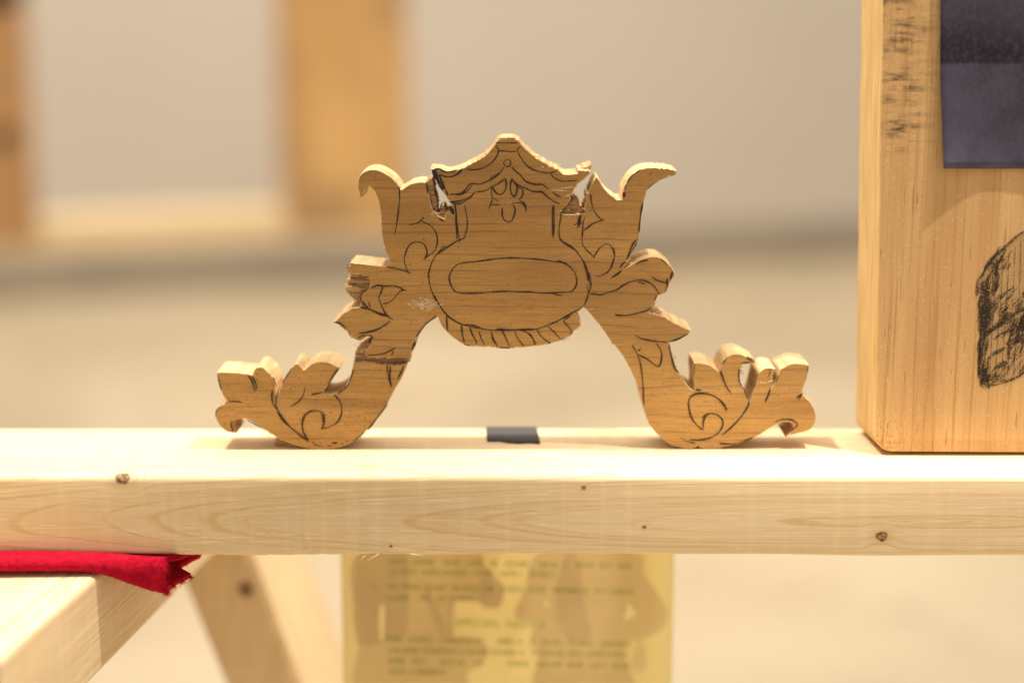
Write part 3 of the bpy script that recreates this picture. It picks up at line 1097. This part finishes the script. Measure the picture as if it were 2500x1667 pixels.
SLOT = '''Z5 w18 480,335 570,318 700,305 850,285 1000,268 1150,260 1300,265 1500,280 1650,300 1800,320 1880,365 1940,430 1970,500 1975,580 1955,640 1900,690 1800,695 1680,705 1550,708 1400,695 1250,690 1080,685 960,690 800,705 640,712 500,708 430,690 380,630 355,560 350,500 370,440 410,380 450,345 485,333; w14 1650,705 1720,730 1800,738; 1735,288 1820,325'''
ribbons('pencil_slot', SLOT, OY, PEN, orn, OB)
FRINGE = '''Z5 w20 315,1000 320,1100 330,1205; w22 508,1120 515,1230 545,1350; w18 610,1140 640,1230 690,1320 695,1370; 730,1190 750,1270 800,1370; 885,1180 900,1260 940,1350 970,1400; w24 893,1240 910,1300 950,1365; 1010,1150 1060,1260 1120,1400; w18 1180,1190 1220,1280 1300,1385; w17 1220,1170 1330,1205 1400,1270 1450,1350; w22 1370,1220 1415,1285; w20 1470,1180 1530,1270 1640,1350; 1610,1130 1690,1210 1770,1295; 1800,1060 1890,1160 1910,1190 1900,1240; w14 960,1402 1050,1408 1130,1408; 540,1364 620,1382; 1770,1296 1830,1278; 1410,1360 1460,1358'''
ribbons('pencil_fringe', FRINGE, OY, PEN, orn, OB)
LEFTL = '''Z2 w16 915,505 915,650 905,800 885,950 860,1085 855,1110; 1030,990 1100,980 1170,950 1230,890; 1200,945 1290,985 1360,1050 1395,1130 1400,1220 1370,1310 1320,1360 1260,1400 1225,1430; w17 1225,1430 1265,1370 1265,1310 1240,1250 1200,1215 1140,1205 1080,1220 1030,1265 1000,1330 980,1400 985,1480 1015,1568 1022,1590; w24 1410,900 1490,948; w18 1250,460 1265,520 1280,590; w8 1210,1160 1245,1200;
Z3 w20 750,375 850,390 930,410 1020,440 1060,455; w20 545,645 640,612 720,620 850,615 920,640 960,670 1000,672; 960,670 900,710 840,780 780,830 700,845; w18 705,620 680,700 655,770 680,850 710,920 760,1000 840,1045; w16 500,670 440,710 420,780 450,850 520,890; w30 420,890 520,910 620,955 700,985 780,1000; w22 800,1065 740,1110 650,1165 560,1195 470,1215 390,1222; w14 440,800 480,860 520,890; 520,815 545,900; 470,830 500,890; w16 385,1280 440,1255 530,1250 580,1275 570,1305; w20 80,1078 160,1100 240,1160; 260,1210 320,1290; w20 1395,1002 1250,1110 1130,1270; w26 1110,1320 1085,1380 1060,1440; w15 510,1505 620,1495 730,1475 800,1440 870,1405; 835,1440 815,1505; w26 425,512 470,512 520,508; w14 242,405 270,350 330,330'''
ribbons('pencil_left_scroll', LEFTL, OY, PEN, orn, OB)
FOOTL = '''Z1 w14 1745,355 1750,430 1785,570; 1775,365 1770,480 1786,560; 1905,365 1880,420 1845,490; 1888,400 1862,470; 415,455 455,520 480,610; 450,460 490,540 495,600; w16 230,707 300,705 360,715; 262,890 255,940 275,990; w12 960,570 940,650 890,710 815,755; 1015,640 1100,625 1140,605; w14 1235,640 1290,700 1310,780 1300,850 1260,910 1200,945 1125,965; w15 1115,975 1140,910 1145,850 1125,810 1060,795 1000,805 950,850 930,910 940,990 985,1075; w13 958,850 933,920 952,1010 985,1070; w15 645,600 645,700 690,790 750,890 840,970 940,1050 1000,1090; w14 690,640 680,740 730,840 820,950; 1420,390 1400,470 1360,560 1270,630; 1280,390 1230,460 1180,550; w12 840,375 740,530; w16 1750,730 1660,850 1560,980; w10 1540,1000 1420,1085; w14 650,470 685,560; w16 1215,1100 1245,1103 1275,1100; w18 1350,1085 1375,1090; 1170,1130 1210,1135; 1300,1110 1330,1112; w10 1020,1090 1060,1115 1120,1140; w10 120,440 135,520 160,600; w10 104,850 112,790 160,745; w10 400,880 520,945 640,1025; w14 1110,815 1130,850 1125,900; w22 1375,855 1385,858; w12 490,498 505,500'''
ribbons('pencil_foot_scroll', FOOTL, OY, PEN, orn, OB)
RIGHTL = '''Z6 w26 345,530 358,630 380,720; w18 380,720 430,810 495,880; w20 540,878 470,895 380,930 310,980 260,1020; 270,830 245,920 240,1000 235,1090 230,1160 250,1240 310,1310 365,1360 395,1400; w26 240,1030 228,1100; w16 395,1400 410,1350 480,1255 530,1220 580,1210 630,1240 660,1300 675,1380; w24 215,805 160,930; w16 220,810 175,960 155,1000; w24 210,850 190,985; w14 110,950 230,920; w18 320,765 370,740; w22 1060,650 1035,800 1015,960 1010,1050; w20 1000,1140 930,1200 870,1340 830,1430 740,1530; 985,1180 900,1330 840,1410; w24 845,380 890,300 960,240 1040,190; w22 830,400 815,460; w50 805,500 800,575; w28 1150,268 1180,235; w12 1120,465 1200,393 1310,323 1420,290; w14 1440,282 1515,250;
Z7 w14 620,130 630,230 610,330 570,410 500,465 430,492 370,488; w24 620,260 600,330 575,390; w24 585,515 660,470 720,420; w18 310,718 380,720 460,730 560,695 650,670 740,610 820,570 920,545 1000,548 1080,580 1140,630 1180,690 1210,730; w20 930,560 1030,600; w16 1100,490 1160,540 1250,570 1310,570; w18 630,985 740,995 820,990 920,965 1030,935 1100,890; w26 1300,520 1300,640; w20 900,340 980,300 1060,290; w14 930,320 1040,280; w24 1370,430 1340,540; w26 1165,740 1140,800; 1295,640 1270,700; w18 890,1245 960,1285 1060,1310 1180,1325 1310,1335; w22 1330,1330 1450,1290 1580,1220; w14 1210,265 1310,350; w16 1140,840 1120,868;
Z8 w13 275,95 330,190 365,300 385,450 395,600 400,750; w15 345,200 440,250 555,325 590,220 580,150 530,75; w26 333,150 367,150; w12 480,602 500,602; w20 670,90 690,200 730,340 780,400; w13 790,420 830,480; w18 1215,370 1250,470 1290,560 1330,610; w15 1415,340 1415,470 1470,580 1510,680; w17 1515,690 1510,740 1440,850 1340,960 1225,1060; w20 1285,795 1250,730 1180,660 1090,620 1000,610 920,630 880,680 880,760 900,850 940,920 1000,980 1035,1000; w17 1035,990 1030,920 1060,850 1110,825 1180,840 1235,890 1235,960 1190,1030 1110,1080 990,1105 880,1100; w12 1015,880 1050,840 1090,825; w12 790,1080 860,1120 950,1140; w15 1200,1140 1340,1150 1450,1120 1560,1080; w18 1690,700 1730,610 1745,540; w14 1725,440 1735,400 1750,350; 1810,490 1830,420; w26 2020,660 2075,620; w18 2050,680 2085,605; w16 1790,915 1860,890 1960,890 2020,920 2030,950 1980,1000; w20 950,570 1010,580; w28 1440,290 1530,285; w30 1490,225 1580,270; w12 1610,400 1570,560; w12 940,300 935,420; w12 2148,330 2140,390; w12 1230,300 1290,225'''
ribbons('pencil_right_scroll', RIGHTL, OY, PEN, orn, OB)
# pale scuffs
sc_t = []
for _ in range(46):
    x = random.gauss(1185, 85)
    yv = random.gauss(860, 42)
    sc_t.append('Z3 w%d ' % random.choice((6, 8, 9)) + ' '.join('%d,%d' % (x + random.gauss(0, 24) + k * random.uniform(5, 14), yv + random.gauss(0, 16)) for k in range(4)))
for _ in range(36):
    zk, x, yv = random.choice((('5', random.uniform(200, 2000), random.uniform(100, 1300)), ('4', random.uniform(500, 1700), random.uniform(700, 1500)), ('8', random.uniform(450, 2000), random.uniform(500, 1100)), ('1', random.uniform(300, 1600), random.uniform(600, 1050))))
    L = random.uniform(8, 60)
    sc_t.append('Z%s w5 %d,%d %d,%d' % (zk, x, yv, x + L, yv + random.uniform(-6, 6)))
sc_t += ['Z3 w6 1165,1050 1230,1115', 'Z3 w6 1100,1270 1050,1468', 'Z7 w7 270,916 375,908', 'Z7 w6 490,1190 525,1193', 'Z4 w12 1630,820 1700,812 1850,815', 'Z4 w9 1660,795 1800,782 1940,765', 'Z8 w20 1650,470 1640,490 1700,495 1780,465']
tag(ribbons('scuff_marks', ';'.join(sc_t), OY, SCR, orn, OB, dy=0.0003), kind='stuff')
# splinter fibres standing out of the torn edges
vs, fs = [], []
FIBSPOTS = [('2', 1330, 830, 90, 30), ('2', 1440, 890, 60, 20), ('3', 300, 640, 70, 30), ('3', 330, 480, 60, 40), ('1', 1520, 220, 40, 60), ('1', 1500, 310, 60, 20), ('4', 1800, 1060, 60, 40),
            ('4', 2080, 1080, 30, 30), ('4', 1900, 850, 50, 40), ('4', 1600, 480, 130, 70), ('4', 1320, 290, 60, 60), ('6', 700, 600, 60, 15), ('6', 290, 560, 20, 60), ('7', 1120, 850, 20, 50), ('7', 1180, 950, 60, 20),
            ('8', 940, 560, 25, 20), ('8', 720, 250, 15, 60), ('8', 1690, 460, 60, 20), ('8', 1440, 390, 15, 60), ('5', 1950, 980, 40, 60), ('5', 1800, 1290, 80, 30), ('1', 1150, 610, 40, 20), ('7', 830, 290, 30, 40)]
for zk, cx, cy, sx, sy in FIBSPOTS:
    for _ in range(26):
        px, py = zp(zk, random.gauss(cx, sx * .5), random.gauss(cy, sy * .5))
        p = aty(px, py, OY + random.uniform(-0.0002, 0.006))
        d = Vector((random.gauss(0, 1), random.gauss(-0.5, .5), random.gauss(0, .6))).normalized() * random.uniform(0.0008, 0.003)
        sd = Vector((0, 0.00006, 0.00008))
        k = len(vs)
        m1 = p + d * 0.6 + Vector((0, 0, random.gauss(0, .0002)))
        vs += [p - sd, p + sd, m1 + sd, m1 - sd, p + d]
        fs += [(k, k + 1, k + 2, k + 3), (k + 3, k + 2, k + 4)]
tag(mesh_obj('torn_fibres', vs, fs, SIDE, orn, OB), kind='stuff')

# ------------------------------------------------------------------ big block on the right
BY = 0.0345


def block_mat():
    m = M('rough_sawn_cedar')
    x, y, z = m.sep(m.obj)
    n0 = m.step(m.noise(m.obj, (70, 70, 5), 4.0), 0.3, 0.72)
    c = m.mix(n0, (0.60, 0.38, 0.165), (0.48, 0.275, 0.11))
    lines_ = m.noise(m.obj, (520, 60, 9), 4.0, 0.65)
    c = m.mix(m.step(lines_, 0.50, 0.66, 0.0, 0.5), c, (0.30, 0.14, 0.045))
    tick = m.noise(m.obj, (700, 300, 45), 2.0, 0.6)
    c = m.mix(m.step(tick, 0.63, 0.70, 0.0, 0.6), c, (0.20, 0.085, 0.03))
    pale = m.noise(m.obj, (1300, 900, 700), 2.0)
    c = m.mix(m.step(pale, 0.62, 0.69, 0.0, 0.55), c, (0.78, 0.58, 0.32))
    big = m.step(m.noise(m.obj, (9, 9, 7), 2.0), 0.35, 0.7, 0.0, 0.35)
    c = m.mix(big, c, (0.60, 0.34, 0.16))
    # grimy smears near the upper left of the face
    sm = m.noise(m.obj, (45, 10, 260), 4.0, 0.7, rot=(0, math.radians(9), 0))
    sm2 = m.noise(m.obj, (160, 60, 60), 3.0, 0.6, off=(2, 1, 4))
    zone = m.math('MULTIPLY', m.step(x, 0.004, 0.026, 1.0, 0.0), m.math('MULTIPLY', m.step(z, 0.138, 0.15), m.step(y, 0.001, 0.004, 1.0, 0.0)))
    zone = m.math('MULTIPLY', zone, m.step(sm2, 0.30, 0.55))
    c = m.mix(m.math('MULTIPLY', zone, m.step(sm, 0.43, 0.66, 0.0, 0.85)), c, (0.045, 0.030, 0.022))
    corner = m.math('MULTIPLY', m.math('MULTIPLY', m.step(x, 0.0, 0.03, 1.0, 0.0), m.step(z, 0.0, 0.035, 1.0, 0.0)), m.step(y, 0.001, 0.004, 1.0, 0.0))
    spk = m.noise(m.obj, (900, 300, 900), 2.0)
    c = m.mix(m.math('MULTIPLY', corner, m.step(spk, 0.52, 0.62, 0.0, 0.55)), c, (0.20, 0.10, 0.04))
    edge = m.step(y, 0.0012, 0.0035)
    pc = m.mix(m.step(m.noise(m.obj, (60, 500, 30), 3.0), 0.35, 0.7), (0.70, 0.48, 0.21), (0.56, 0.35, 0.14))
    c = m.mix(edge, c, pc)
    return m.bsdf(c, 0.72, 0.2, m.bump(m.math('ADD', lines_, m.math('MULTIPLY', pale, 0.6)), 0.45, 0.0006))


bx0 = aty(2140, 1090, BY).x
bz0 = aty(2140, 1101, BY).z
BB = Vector((bx0, BY, TOP))
blk = thing('timber_block', BB, 'tall thick brown timber block at right with charcoal sketch and purple print', 'block')
bmx = bmesh.new()
bmesh.ops.create_cube(bmx, size=1.0)
W, D, Hh = 0.30, 0.046, 0.42
for q in bmx.verts:
    q.co = Vector(((q.co.x + .5) * W, (q.co.y + .5) * D, (q.co.z + .5) * Hh))
ed = [e for e in bmx.edges if abs((e.verts[0].co - e.verts[1].co).z) > 0.1]
bmesh.ops.subdivide_edges(bmx, edges=ed, cuts=60)
ed = [e for e in bmx.edges if e.calc_face_angle(0) > 0.5]
# soft lower left arris, tighter elsewhere
bot = [e for e in ed if all(q.co.z < 1e-6 and q.co.x < 1e-6 for q in e.verts)]
bmesh.ops.bevel(bmx, geom=bot, offset=0.0075, segments=6, profile=0.5, affect='EDGES')
ed = [e for e in bmx.edges if len(e.link_faces) == 2 and e.calc_face_angle(0) > 0.5]
bmesh.ops.bevel(bmx, geom=ed, offset=0.0011, segments=3, profile=0.5, affect='EDGES')
for q in bmx.verts:
    x, y, z = q.co
    lean = 0.022 * z            # the block leans slightly to the right
    k = max(0.0, 1 - x / 0.01)
    wob = 0.00016 * math.sin(z * 75) + 0.0001 * math.sin(z * 210 + 1)
    x2 = x - lean * 0 + k * wob - 0.015 * y / D * 0.06
    lift = 0.0016 * max(0, 1 - x / 0.07) * max(0.0, 1 - z / 0.03) * (1 - y / D)
    q.co = Vector((x2 + 0.0065 * max(0, 0.25 - z) / 0.25 * 0.0 - 0.025 * z, y, z + 0.0003 + lift))
bmx.verts.index_update()
v = [q.co.copy() for q in bmx.verts]
f = [[a.index for a in q.verts] for q in bmx.faces]
bmx.free()
mesh_obj('body', v, f, block_mat(), blk, smooth_ang=40)

# purple photographic print, its lower left corner curling off the block
def print_mat():
    m = M('purple_grey_print')
    x, y, z = m.sep(m.obj)
    n = m.noise(m.obj, (520, 520, 380), 3.0, 0.65)
    n2 = m.noise(m.obj, (45, 45, 45), 3.0)
    zt = aty(2300, 157, BY).z - TOP
    lower = m.mix(m.step(n2, 0.3, 0.7), (0.052, 0.043, 0.070), (0.030, 0.029, 0.041))
    lo_b = m.math('MULTIPLY', m.step(z, zt - 0.056, zt - 0.020, 0.75, 0.0), m.step(m.noise(m.obj, (70, 70, 90), 3.0, off=(1, 1, 6)), 0.3, 0.65, 0.3, 1.0))
    lower = m.mix(lo_b, lower, (0.105, 0.10, 0.16))
    rt = m.math('MULTIPLY', m.step(x, 0.050, 0.075), m.step(z, zt - 0.03, zt - 0.01))
    lower = m.mix(m.math('MULTIPLY', rt, 0.7), lower, (0.02, 0.018, 0.023))
    upper = m.mix(m.step(m.math('ADD', z, m.math('MULTIPLY', n2, 0.014)), zt + 0.012, zt + 0.034), (0.009, 0.006, 0.012), (0.040, 0.032, 0.054))
    edge = m.step(m.math('ADD', z, m.math('MULTIPLY', m.noise(m.obj, (60, 60, 60), 2.0), 0.0016)), zt, zt + 0.0022)
    c = m.mix(edge, lower, upper)
    c = m.mix(m.step(n, 0.40, 0.70, 0.0, 0.32), c, (0.075, 0.068, 0.092))
    return m.bsdf(c, 0.6, 0.25)


pv, pf = [], []
nx, nz = 24, 30
for j in range(nz + 1):
    py = 412 - j / nz * 560
    for i in range(nx + 1):
        u = i / nx
        px = (2304 - 8 * min(1, j / 12)) + u * 330
        curl = (0.0016 + 0.0034 * max(0, 1 - u / 0.35) ** 1.5 + 0.0020 * max(0, (u - 0.45)) ** 1.2) * (0.42 + 0.58 * max(0, 1 - j / 16) ** 1.2)
        pv.append(aty(px, py, BY - curl - 0.0004))
for j in range(nz):
    for i in range(nx):
        a = j * (nx + 1) + i
        pf.append((a, a + 1, a + nx + 2, a + nx + 1))
pr = mesh_obj('purple_print', pv, pf, print_mat(), base=BB, smooth_ang=80)
md = pr.modifiers.new('thickness', 'SOLIDIFY')
md.thickness = 0.00025
md.offset = -1
tag(pr, 'dark purple printed paper fixed to the upper face of the timber block', 'print')

# charcoal rubbing on the block (flat drawing)
CY = BY
OUT = '''Zc w26 140,520 135,600 130,680; w22 150,520 180,490 240,380 310,300 380,240 450,180 520,120 600,80; w30 200,450 240,380 310,295; w18 165,680 185,760 170,900 165,1040 150,1200 145,1400; w26 165,1050 155,1200 150,1330 145,1430; w16 150,1440 200,1490 260,1500 380,1470 480,1430 580,1370; w22 380,1470 480,1430;
w46 175,1050 250,1000 330,930 400,880 480,840 560,800 640,775; w34 210,1030 330,955 430,895; w40 400,1130 450,1095 520,1085 600,1090; w30 425,1130 420,1190 418,1260; w40 290,1345 350,1310 410,1285; w30 225,1270 270,1215 340,1180 390,1150; w12 165,1060 140,1130 135,1190 150,1195; w10 160,690 150,760 160,830 150,835;
w30 560,640 555,700; w60 570,830 565,900 560,1000; w50 470,960 520,930 560,920; w40 500,1000 560,960'''
SMU = pencil('charcoal_smudge', (0.05, 0.035, 0.024), 0.50, 0.24)
sk_o = ribbons('charcoal_sketch', OUT, CY, CHARD, blk, BB, dy=0.0003)
HT = []
for k in range(8):
    x = 200 + k * 55
    HT.append('Zc w6 %d,%d %d,%d %d,%d %d,%d' % (x + 60, max(130, 470 - k * 60), x + 40, 700, x + 15, 1000, x - 10, 1470 - k * 12))
ribbons('charcoal_fine_lines', ';'.join(HT), CY, CHARD, sk_o, BB, dy=0.00036)
SHD = []


def hatch(x0, x1, y0, y1, n, ang, wr, L):
    for _ in range(n):
        x, yv = random.uniform(x0, x1), random.uniform(y0, y1)
        a = math.radians(ang + random.gauss(0, 8))
        l2 = L * random.uniform(0.5, 1.2)
        dx, dy2 = math.cos(a) * l2 / 2, -math.sin(a) * l2 / 2
        SHD.append('Zc w%d %d,%d %d,%d %d,%d' % (random.choice(wr), x - dx, yv - dy2, x + random.gauss(0, 3), yv + random.gauss(0, 3), x + dx, yv + dy2))


hatch(150, 230, 560, 1030, 46, 86, (14, 22, 30), 130)
hatch(215, 330, 360, 640, 30, 72, (14, 22), 120)
hatch(200, 270, 650, 980, 26, 86, (20, 30), 140)
hatch(300, 440, 260, 460, 26, 60, (12, 20), 100)
hatch(270, 540, 600, 800, 34, 45, (10, 16), 90)
hatch(270, 420, 760, 880, 16, 45, (18, 26), 80)
hatch(155, 235, 1080, 1480, 44, 84, (16, 24), 130)
hatch(390, 560, 880, 1110, 34, 70, (18, 30), 110)
hatch(170, 380, 1400, 1490, 30, 40, (14, 22), 70)
hatch(430, 580, 1120, 1400, 34, 60, (7, 9), 130)
hatch(290, 400, 1000, 1060, 14, 40, (12, 18), 80)
hatch(250, 420, 1330, 1430, 16, 55, (8, 12), 70)
ribbons('charcoal_shading', ';'.join(SHD), CY, CHAR, sk_o, BB, dy=0.00024)

SM = [(a, b) for a, b in smooth(parse('Zc 145,525c 180,490 240,380 380,240 520,120 640,70c 640,1350c 480,1425 380,1465 260,1500 190,1485 150,1430 160,1200 168,1050 172,900 185,760 165,680'), True, 8)]
flat_poly('charcoal_smudge', SM, CY - 0.00018, SMU, sk_o, BB)
